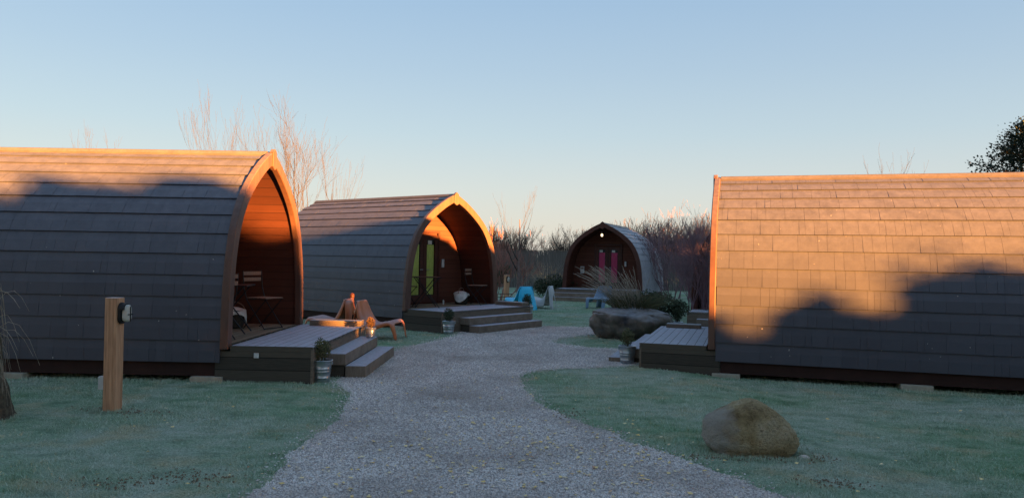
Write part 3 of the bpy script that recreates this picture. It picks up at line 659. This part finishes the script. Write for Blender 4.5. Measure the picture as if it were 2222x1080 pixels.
# ---------------------------------------------------------------- bollard lights
def bollard(loc, rz, h, wd, label, socket=True):
    r0 = empty('light_bollard', loc, rz, label, 'bollard light', 'timber light bollards')
    MB().box(-wd/2, wd/2, -wd/2, wd/2, -.05, h).build('post', 'bollard_wood', r0, bevel=.006)
    x = wd/2; zc = h-.15; m = MB(); K = 1.3
    pts = [(.055*math.cos(t), zc+.05+.055*math.sin(t)) for t in np.linspace(0, math.pi, 10)]+[(.055*math.cos(t), zc-.05+.055*math.sin(t)) for t in np.linspace(math.pi, 2*math.pi, 10)]
    lm = MB().prism(pts, x+.001, x+.03).build('lamp_housing', 'black_metal', r0, bevel=.006, fix=True)
    pts2 = [(y*.72, zc+(z-zc)*.8) for y, z in pts]; MB().prism(pts2, x+.031, x+.1).build('lamp_lens', 'lamp_lens', lm, bevel=.02, fix=True)
    hood = [(y*1.12, z) for y, z in [(.055*math.cos(t), zc+.035+.064*math.sin(t)) for t in np.linspace(0, math.pi, 12)]]
    m = MB(); n = 12; m.add([(x+.02, y, z) for y, z in hood]+[(x+.065, y*.95, z-.004) for y, z in hood], [(i, i+1, n+i+1, n+i) for i in range(n-1)])
    m.add([(x+.065, y*.95, z-.004) for y, z in hood], [tuple(range(n))])
    m.build('lamp_hood', 'black_metal', lm, smooth=False)
    MB().box(x+.101, x+.107, -.005, .005, zc-.08, zc+.07).build('guard_bar', 'black_metal', lm); MB().box(x+.101, x+.107, -.042, .042, zc-.015, zc-.006).build('guard_bar', 'black_metal', lm)
    if socket:
        MB().box(-wd/2-.075, -wd/2-.002, -.03, .03, .2, .33).build('socket_box', 'white_plastic', r0, bevel=.006)
        MB().tube([(-wd/2-.03, 0, -.02), (-wd/2-.03, 0, .2)], .01, 6).build('conduit', 'base_brown', r0)
    return r0
bollard((-3.88, 7.4, 0), R(-6), 1.1, .125, 'square timber bollard light on the left lawn, near the viewer')
bollard((-.16, 25.2, 0), R(-60), 1.0, .14, 'distant timber bollard light beside the birch, left of the turquoise chair', socket=False)

# ---------------------------------------------------------------- boulder, pebble, stone planter
def rock(name, mat, loc, rad, seed, label, cat, fn=None, sub=5, amp=.12):
    bm = bmesh.new(); bmesh.ops.create_icosphere(bm, subdivisions=sub, radius=1)
    for v in bm.verts:
        d = v.co.copy(); q = 1+amp*noise.noise(d*1.3+Vector((seed, 0, 0)))+amp*.45*noise.noise(d*3.1+Vector((0, seed, 0)))+amp*.3*noise.noise(d*9+Vector((0, 0, seed)))+amp*.1*noise.noise(d*23+Vector((0, 0, seed)))
        p = Vector((d.x*rad[0], d.y*rad[1], d.z*rad[2]))*q
        if fn: p = fn(p, d)
        v.co = p
    me = bpy.data.meshes.new(name); bm.to_mesh(me); bm.free(); me.materials.append(MAT[mat]); me.polygons.foreach_set('use_smooth', [True]*len(me.polygons))
    o = bpy.data.objects.new(name, me); COL.objects.link(o); o.location = loc; return tag(o, label, cat)
def bshape(p, d):
    # steep left end, long slope down to the right, flat split face toward the viewer
    x = p.x/.37; z = p.z
    top = 1-.52*max(0, x-.0)**1.5 if x > 0 else 1-.0*x
    p.z = z*top if z > 0 else z*.6
    if p.y < -.15: p.y = -.15+(p.y+.15)*.35
    p.x += .02 if x > 0 else .0
    return p
rock('boulder', 'rock_tan', (1.98, 6.22, .12), (.375, .3, .30), 3.3, 'large tan boulder lying on the right lawn', 'boulder', bshape)
rock('pebble', 'pebble_white', (2.36, 6.05, .0), (.045, .03, .022), 8, 'small white stone at the right foot of the tan boulder', 'stone', sub=3)
def bowl(p, d):
    f = (p.z+.42)/.66; f = min(max(f, 0), 1); k_ = .60+.50*f**.8-.14*f**4
    p.x *= k_; p.y *= k_
    if p.z > .2: p.z = .2+(p.z-.2)*.35
    return p
rock('stone_planter', 'stone_dark', (2.42, 15.2, .29), (.93, .8, .54), 5.5, 'big dark rough stone bowl planter beside the gravel', 'planter', bowl, amp=.2)

# ---------------------------------------------------------------- branching plants
def grow(m, p, d, ln, r, lev, rnd, spread=.5, up=.12, curl=.12, kids=3, sides=4, rmin=.003, seg=4):
    pts = [p.copy()]; dirs = [d.copy()]; rr = [r]
    for i in range(seg):
        d = (d+Vector((rnd.gauss(0, curl), rnd.gauss(0, curl), rnd.gauss(0, curl)+up*.3))).normalized(); p = p+d*ln/seg
        pts.append(p.copy()); dirs.append(d.copy()); rr.append(max(r*(1-.6*(i+1)/seg), rmin))
    m.tube(pts, rr, sides if lev > 1 else 3, cap=False)
    if lev <= 0: return
    for k in range(kids+(1 if rnd.random() < .4 else 0)):
        f = rnd.uniform(.25, 1.0) if k else 1.0; i = min(int(f*seg), seg-1); t = f*seg-i
        q = pts[i].lerp(pts[i+1], t); dd = dirs[i+1]
        a = dd.orthogonal().normalized(); a.rotate(Matrix.Rotation(rnd.uniform(0, 6.28), 3, dd))
        sp = spread*rnd.uniform(.6, 1.2)*(.4 if k == 0 else 1)
        nd = (dd+a*sp+Vector((0, 0, up))).normalized()
        grow(m, q, nd, ln*rnd.uniform(.55, .8), max(rr[i+1]*.75, rmin), lev-1, rnd, spread, up, curl, kids, sides, rmin, seg)
def bare_tree(name, loc, h, label, cat='tree', mat='bark_twig', twmat=None, seed=1, lev=5, r=.06, spread=.55, up=.15, curl=.08, kids=2, trunk=.4, group=None, rmin=.004):
    rnd = random.Random(seed); r0 = empty(name, loc, 0, label, cat, group)
    m = MB(); pts = [Vector((0, 0, -.05))]; rr = [r]
    for i in range(7):
        pts.append(pts[-1]+Vector((rnd.gauss(0, curl*.3), rnd.gauss(0, curl*.3), 1)).normalized()*h*.82/7); rr.append(r*(1-.85*(i+1)/7)+.004)
    m.tube(pts, rr, 7); m.build('trunk', mat, r0, smooth=True)
    m = MB(); n = int(8*max(h/5, .6))
    for i in range(n):
        f = trunk+(1-trunk)*i/n; q = f*7; k_ = min(int(q), 6); p = pts[k_].lerp(pts[k_+1], q-k_); a = rnd.uniform(0, 6.28)
        d = Vector((math.cos(a)*spread*1.3, math.sin(a)*spread*1.3, .8)).normalized()
        grow(m, p, d, h*.30*(1.25-f*.6), rr[k_]*.55, lev-2, rnd, spread, up, curl, kids, 4, rmin)
    m.build('crown', twmat or mat, r0); return r0
bare_tree('birch_tree', (.22, 24.6, 0), 3.5, 'slim bare birch with pale trunk between the middle and far pods', mat='bark_birch', twmat='bark_frost', seed=5, r=.055, spread=.4, up=.25, trunk=.4, lev=5, rmin=.002)
for i, (x, y, h, sd, lab) in enumerate([(-10.2, 26, 6.0, 11, 'tallest bare tree, rising over the ridge of the left pod'), (-9.0, 27, 5.6, 12, 'bare twiggy tree just left of the left pod arch apex'), (-6.95, 24, 5.7, 13, 'bushy bare tree with twisted branches right of the left pod arch'),
                                      (-6.1, 25.5, 4.5, 14, 'small bare tree above the back of the middle pod roof'), (-9.75, 25.2, 5.6, 17, 'thin bare tree leaning close beside the tallest one'), (-6.5, 23.2, 4.6, 19, 'low bare tree between the left pod arch and the middle pod roof')]):
    bare_tree('bare_tree', (x, y, 0), h, lab, mat='bark_frost', seed=sd, r=.034, spread=.33, curl=.16 if i in (2, 5) else .09, up=.32, trunk=.3, lev=5, kids=3 if i in (2, 5) else 2, group='bare trees behind the pods', rmin=.002)
bare_tree('bare_tree', (15.75, 32, 0), 5.5, 'faint bare tree top showing over the right pod ridge', mat='bark_frost', seed=15, r=.06, spread=.45, up=.25, group='bare trees behind the pods', rmin=.003)
bare_tree('bare_tree', (-21, 38, 0), 6.3, 'tiny distant bare tree top over the far left of the left pod ridge', mat='bark_frost', seed=16, r=.05, spread=.35, up=.4, group='bare trees behind the pods', rmin=.003)

def twig_bush(name, loc, h, r, stems, label, cat='bush', mat='bark_hedge', seed=1, lev=3, group=None, spread=.5, rmin=.003, kids=3, lean=.5, leaves=0, leafmat='leaf_hedge', lsize=.05):
    rnd = random.Random(seed); r0 = empty(name, loc, 0, label, cat, group); m = MB()
    for i in range(stems):
        a = rnd.uniform(0, 6.28); q = rnd.random()**.5*r*.5
        d = Vector((math.cos(a)*lean*rnd.random(), math.sin(a)*lean*rnd.random(), 1)).normalized()
        grow(m, Vector((q*math.cos(a), q*math.sin(a), -.03)), d, h*rnd.uniform(.38, .55), .012+h*.004, lev, rnd, spread, .12, .12, kids, 4, rmin)
    m.build('branches', mat, r0)
    if leaves:
        m = MB()
        for _ in range(7):
            a = rnd.uniform(0, 6.28); leaf_ball(m, (math.cos(a)*r*.45, math.sin(a)*r*.45, h*rnd.uniform(.25, .62)), r*.55, leaves//7, lsize, .9, rnd)
        m.build('leaves', leafmat, r0)
    return r0
protos = [twig_bush('hedge_shrub', (0, 0, 0), 3.4, 1.6, 16, '', mat='bark_hedge', seed=30+i, lev=4, rmin=.007, leaves=(4200 if i != 2 else 2400), lsize=.05) for i in range(4)]
hx = -9.5; i = 0; kinds = ['tangled brown shrub', 'thin twiggy shrub', 'loose pale shrub', 'dense rounded shrub']
spots = []
while hx < 22:
    spots.append((hx, 43.6+random.uniform(-.6, 2.5))); hx += random.uniform(.95, 1.5)
where = 'rising beyond the grey fence in the bare hedge row'
for i, (x, y) in enumerate(spots):
    k_ = i % 4; o = protos[k_] if i < 4 else copy_tree(protos[k_])
    o.location = (x, y, 0); o.rotation_euler = (0, 0, random.uniform(0, 6.28)); s_ = random.uniform(.7, .95)*(1.0 if x < 9 else 1.12); o.scale = (s_, s_, s_*random.uniform(.9, 1.1))
    tag(o, kinds[k_]+' '+where, 'shrub', 'bare hedge shrubs beyond the fence: '+kinds[k_])
twig_bush('bush', (-.55, 26.5, 0), 2.3, .8, 12, 'reddish sunlit bare bush right of the middle pod arch', mat='bark_sunlit_red', seed=51, lev=4, rmin=.004, lean=.6)
twig_bush('bush', (4.62, 17.75, 0), 2.1, .9, 28, 'purple brown leafless bush between the far pod and the right pod', mat='bark_purple', seed=52, lev=4, rmin=.002, lean=.25, spread=.4)
twig_bush('bush', (5.6, 21.2, 0), 2.2, 1.2, 14, 'taller bare twigs behind the purple bush', mat='bark_purple', seed=53, lev=4, rmin=.0025, lean=.25, spread=.4)
twig_bush('bush', (6.6, 31, 0), 2.6, 1.4, 16, 'mauve bare bush right of the far pod, before the fence', mat='bark_purple', seed=54, lev=4, rmin=.005, lean=.7)

# grassy plants
def grass_clump(name, loc, n, h, spread, mat, label, cat='plant', bias=(0, 0), seed=1, wd=.004, plume=False, root=.15, part='blades'):
    rnd = random.Random(seed); r0 = empty(name, loc, 0, label, cat); m = MB()
    for _ in range(n):
        a = rnd.uniform(0, 6.28); q = root*rnd.random()**.5; p = Vector((q*math.cos(a), q*math.sin(a), 0))
        hh = h*rnd.uniform(.55, 1.05); s_ = spread*rnd.uniform(.3, 1.1); dx = math.cos(a)*s_+bias[0]*rnd.uniform(.4, 1.1); dy = math.sin(a)*s_+bias[1]*rnd.uniform(.4, 1.1)
        pts = []; rr = []
        for k_ in range(6):
            f = k_/5; pts.append(p+Vector((dx*f**1.6, dy*f**1.6, hh*(f*1.25-.3*f**2.6)))); rr.append(wd*(1-.75*f)*(1.0 if not (plume and f > .75) else 2.2))
        m.tube(pts, rr, 3, cap=False)
    m.build(part, mat, r0); return r0
grass_clump('ornamental_grass', (2.38, 15.2, .46), 120, 1.0, .35, 'straw', 'tall pale frosted grass arching left out of the stone planter', bias=(-.55, -.05), seed=61, wd=.006, plume=True, root=.3)
grass_clump('ornamental_grass', (2.5, 15.2, .44), 500, .5, .55, 'leaf_box', 'short green and straw grass tuft filling the stone planter', seed=62, wd=.006, root=.35)
def leafy(name, loc, blobs, n, size, mat, label, cat='bush', seed=1):
    rnd = random.Random(seed); r0 = empty(name, loc, 0, label, cat); m = MB(); st = MB()
    for (x, y, z, r) in blobs:
        leaf_ball(m, (x, y, z), r, n, size, .9, rnd)
        for _ in range(5): st.tube([(x*.4, y*.4, 0), (x+rnd.gauss(0, r*.3), y+rnd.gauss(0, r*.3), z+r*rnd.uniform(0, 1.05))], [.01, .003], 4)
    m.build('leaves', mat, r0); st.build('stems', 'bark_twig', r0); return r0
leafy('green_shrub', (2.8, 15.3, .44), [(0, 0, .25, .3), (.35, .1, .22, .28), (-.35, 0, .2, .25), (.6, .05, .15, .22)], 700, .03, 'leaf_dark', 'dark green shrub in the right half of the stone planter', seed=71)
leafy('green_shrub', (1.75, 30.5, 0), [(0, 0, .5, .5), (.5, .2, .45, .45), (-.5, .1, .4, .4), (.1, -.2, .3, .4)], 900, .04, 'leaf_dark', 'dark green shrub left of the far pod, behind the grey chair', seed=72)
grass_clump('ornamental_grass', (1.5, 31.0, .2), 200, 1.3, .6, 'straw', 'thin frosted stems rising from the shrub left of the far pod', seed=63, wd=.006, root=.5)
leafy('green_shrub', (-.7, 38.0, 0), [(0, 0, .6, .5), (.3, 0, .9, .4), (-.5, 0, .5, .45)], 600, .06, 'leaf_dark', 'small dark green shrub against the fence beside the middle pod arch', seed=73)

# low dark wire trellis beside the middle pod
r0 = empty('wire_trellis', (-.72, 24.0, 0), R(5), 'low black mesh panel beside the middle pod arch, behind the deck', 'mesh panel')
MB().tube([(0, 0, 0), (0, 0, .42), (.75, 0, .42), (.75, 0, 0)], .012, 6).build('frame', 'black_metal', r0)
for k_ in range(1, 6): MB().tube([(k_*.125, 0, .02), (k_*.125, 0, .42)], .008, 5).build('bar', 'black_metal', r0)
for k_ in range(1, 4): MB().tube([(0, 0, k_*.105), (.75, 0, k_*.105)], .008, 5).build('bar', 'black_metal', r0)

# mossy stump with drooping stems at the left edge
rnd = random.Random(9); r0 = empty('mossy_tree', (-4.83, 6.9, 0), 0, 'mossy old trunk with drooping pale stems at the left edge', 'tree')
m = MB(); n = 22; vs = []; fs = []
hs = np.linspace(-.05, 1.5, 34)
for i, z in enumerate(hs):
    for k_ in range(n):
        t = 2*math.pi*k_/n; rr = (.235-.09*z+.07*math.exp(-max(z, 0)*7))*(1+.2*noise.noise(Vector((math.cos(t)*1.6, math.sin(t)*1.6, z*3)))+.12*noise.noise(Vector((math.cos(t)*6, math.sin(t)*6, z*9))))
        vs.append((rr*math.cos(t)-.06*max(z, 0), rr*math.sin(t), z))
for i in range(len(hs)-1):
    for k_ in range(n): fs.append((i*n+k_, i*n+(k_+1) % n, (i+1)*n+(k_+1) % n, (i+1)*n+k_))
m.add(vs, fs); m.build('trunk', 'bark_moss', r0, smooth=True)
m = MB()
for _ in range(95):
    a = rnd.uniform(-1.8, 1.2); z0 = rnd.uniform(.2, 1.2); p = Vector((.12*math.cos(a), .12*math.sin(a), z0)); rch = rnd.uniform(.06, .2)*(1.9 if rnd.random() < .12 else .75); dr = rnd.uniform(.1, .55)
    pts = [p+Vector((math.cos(a)*rch*f, math.sin(a)*rch*f, .12*math.sin(f*3)-dr*f**2)) for f in (0, .25, .5, .75, 1)]
    m.tube(pts, [.003, .0026, .002, .0016, .001], 3, cap=False)
for (a, z0, rch, dr) in [(-.4, 1.12, .42, .1), (-.7, 1.05, .4, .2), (-.3, .8, .34, .16), (-.5, .62, .33, .3), (-.6, .7, .3, .36)]:
    p = Vector((.1*math.cos(a), .1*math.sin(a), z0)); pts = [p+Vector((math.cos(a)*rch*f, math.sin(a)*rch*f, .08*math.sin(f*3)-dr*f**2)) for f in (0, .2, .4, .6, .8, 1)]
    m.tube(pts, [.005, .004, .0035, .003, .0025, .0015], 4, cap=False)
m.build('drooping_stems', 'straw', r0)

# conifer top right and the evergreens that shade the site from the right
def conifer(name, loc, h, r, label, n=420, seed=1, group=None, gold=.25):
    rnd = random.Random(seed); r0 = empty(name, loc, 0, label, 'evergreen tree', group)
    MB().tube([(0, 0, -.1), (0, 0, h*.5), (0, 0, h*.96)], [.22, .14, .03], 8).build('trunk', 'bark_twig', r0)
    m = MB(); mg = MB(); br = MB()
    for i in range(n):
        f = rnd.random()**.8; z = h*(.06+.93*f); a = rnd.uniform(0, 6.28); rl = r*(1-f)**.62*rnd.uniform(.6, 1.22)*(1+.25*noise.noise(Vector((a, z, seed))))+.12
        tip = Vector((math.cos(a)*rl, math.sin(a)*rl, z+rl*rnd.uniform(.0, .35))); st = Vector((0, 0, z-.1)); 
        if i % 3 == 0: br.tube([st, st.lerp(tip, .5)+Vector((0, 0, -.03)), tip], [.02, .013, .005], 4, cap=False)
        tgt = mg if (rnd.random() < gold) else m
        for j in range(60):
            q = .35+.67*rnd.random()**.7; p = st.lerp(tip, q); w_ = .17*(1.15-q)+.07
            p = p+Vector((rnd.gauss(0, w_), rnd.gauss(0, w_), rnd.gauss(0, w_*.6)))
            d = (Vector((math.cos(a), math.sin(a), .35))+Vector((rnd.gauss(0, .5), rnd.gauss(0, .5), rnd.gauss(0, .4)))).normalized(); s1 = rnd.uniform(.035, .09); b_ = d.orthogonal().normalized(); b_.rotate(Matrix.Rotation(rnd.uniform(0, 6.28), 3, d)); b_ *= s1*.33
            tgt.add([p, p+d*s1*.5+b_, p+d*s1, p+d*s1*.5-b_], [(0, 1, 2, 3)])
    m.build('foliage', 'leaf_conifer', r0); mg.build('golden_foliage', 'leaf_conifer_gold', r0); br.build('branches', 'bark_twig', r0); return r0
conifer('conifer', (13.75, 19.6, 0), 5.4, 3.0, 'dark evergreen tree rising over the ridge at the right edge', 650, 81, gold=.10)
# row of evergreens on the sunward side, beyond the right of the frame: (c across the light, s toward the sun, height, radius)
Sh = Vector((S.x, S.y, 0)).normalized(); Mh = Vector((-Sh.y, Sh.x, 0))
if Mh.y < 0: Mh = -Mh
def shade_tree(c_, s_, h, r, i):
    p = Sh*s_+Mh*c_
    rnd = random.Random(200+i); r0 = empty('evergreen_shrub', (p.x, p.y, 0), 0, 'dense evergreen shrub in the shading row outside the view', 'evergreen shrub', 'evergreen row on the sunward side')
    m = MB(); st = MB()
    for k_ in range(9):
        a = rnd.uniform(0, 6.28); q = r*rnd.uniform(.1, .6); z = h*rnd.uniform(.15, .86) if k_ else h-r*.32
        if not k_: q = 0
        leaf_ball(m, (q*math.cos(a), q*math.sin(a), z), min(r*.55, max(h-z, .3)), 330, .11, 1, rnd); st.tube([(0, 0, 0), (q*math.cos(a), q*math.sin(a), z)], [.04, .01], 4)
    for k_ in range(int(h*5)): leaf_ball(m, (rnd.uniform(-r, r)*.7, rnd.uniform(-r, r)*.7, rnd.uniform(0, max(h-.7, .4))), r*.5, 130, .14, 1, rnd)
    m.build('foliage', 'leaf_conifer', r0); st.build('stems', 'bark_twig', r0)
TC = [-9, 2, 3.2, 3.4, 3.8, 4.15, 4.4, 4.7, 5.1, 5.4, 6.0, 6.6, 7.15, 7.36, 7.46, 7.9, 8.1, 9.65, 9.85, 10.1, 10.2, 10.27, 10.38, 10.6, 10.7, 10.76, 10.93, 10.98, 11.05, 11.6, 13.4]
TZ = [4.7, 4.5, 4.1, 3.95, 4.25, 4.1, 3.95, 4.2, 4.1, 3.88, 3.8, 3.6, 3.45, 2.8, 2.0, 2.0, 2.5, 2.6, 2.0, 1.98, 1.7, 1.7, 2.05, 2.18, 2.15, 1.92, 1.93, 2.3, 2.42, 2.42, 2.5]  # top heights of the unseen row, shaped to set the shadow edges on the pods
def hedge_bush(c0, c1, s_, i):
    rnd = np.random.default_rng(500+i); n = int(10500*(c1-c0)/.62); p0 = Sh*s_+Mh*((c0+c1)/2)
    r0 = empty('evergreen_shrub', (p0.x, p0.y, 0), 0, 'dense evergreen shrub in the shading row outside the view', 'evergreen shrub', 'evergreen row on the sunward side')
    cc = rnd.uniform(c0-.03, c1+.03, n); top = np.interp(cc, TC, TZ)+.05*np.sin(cc*9)+.03*np.sin(cc*31); z = top*rnd.random(n)**.85; ss = s_+rnd.normal(0, .22, n)
    k_ = rnd.random(n) < .10; z[k_] += (rnd.random(k_.sum())**1.6)*np.where(cc[k_] > 10.9, .55, .28)*(.3+.7*np.abs(np.sin(cc[k_]*23)))
    P = np.stack([Sh.x*ss+Mh.x*cc-p0.x, Sh.y*ss+Mh.y*cc-p0.y, z], -1); a = rnd.normal(0, 1, (n, 3)); a /= np.linalg.norm(a, axis=1)[:, None]; b_ = np.cross(a, rnd.normal(0, 1, (n, 3))); b_ /= np.linalg.norm(b_, axis=1)[:, None]
    sz = rnd.uniform(.035, .075, n)[:, None]; V = np.stack([P-a*sz, P+b_*sz*.6, P+a*sz, P-b_*sz*.6], 1).reshape(-1, 3)
    arrays('foliage', V, np.arange(n*4).reshape(-1, 4), 'leaf_conifer', parent=r0)
    MB().tube([(0, 0, -.1), (0, 0, float(np.interp((c0+c1)/2, TC, TZ))*.8)], [.05, .02], 6).build('stem', 'bark_twig', r0)
c_ = -9.0; i = 0
while c_ < 13.3:
    hedge_bush(c_, c_+.62, 12.0, i); c_ += .62; i += 1
SH = []
for c_ in np.arange(13.4, 46, 1.15):
    h = 2.9 if c_ < 15.2 else 4.7 if c_ < 19.3 else 3.3 if c_ < 21.6 else 6.3 if c_ < 31 else 6.7 if c_ < 38 else 6.7  # heights chosen to keep direct sun off the far parts
    SH.append((c_, 13.0+random.uniform(-.4, .4), h+random.uniform(-.25, .25), .95)); SH.append((c_+.5, 13.9, h*.72, 1.0))
for i, a in enumerate(SH): shade_tree(*a, i)
# tall dark evergreens added unseen behind the viewpoint to cut sky light on the walls
big = conifer('sky_block_evergreen', (-27, -11, 0), 13, 3.4, 'tall dark evergreen added outside the view to block sky light', 520, 90, 'added sky blocking evergreens outside the view', 0)
for ob in [o for o in COL.objects if o.parent == big and o.name.startswith('foliage')]:
    pass
for i in range(1, 13):
    o = copy_tree(big); o.location = (-27+i*3.1, -11-1.5*math.sin(i*1.7), 0); o.rotation_euler = (0, 0, i*1.3); o.scale = (1.15, 1.15, 1+.12*math.sin(i*2.3))
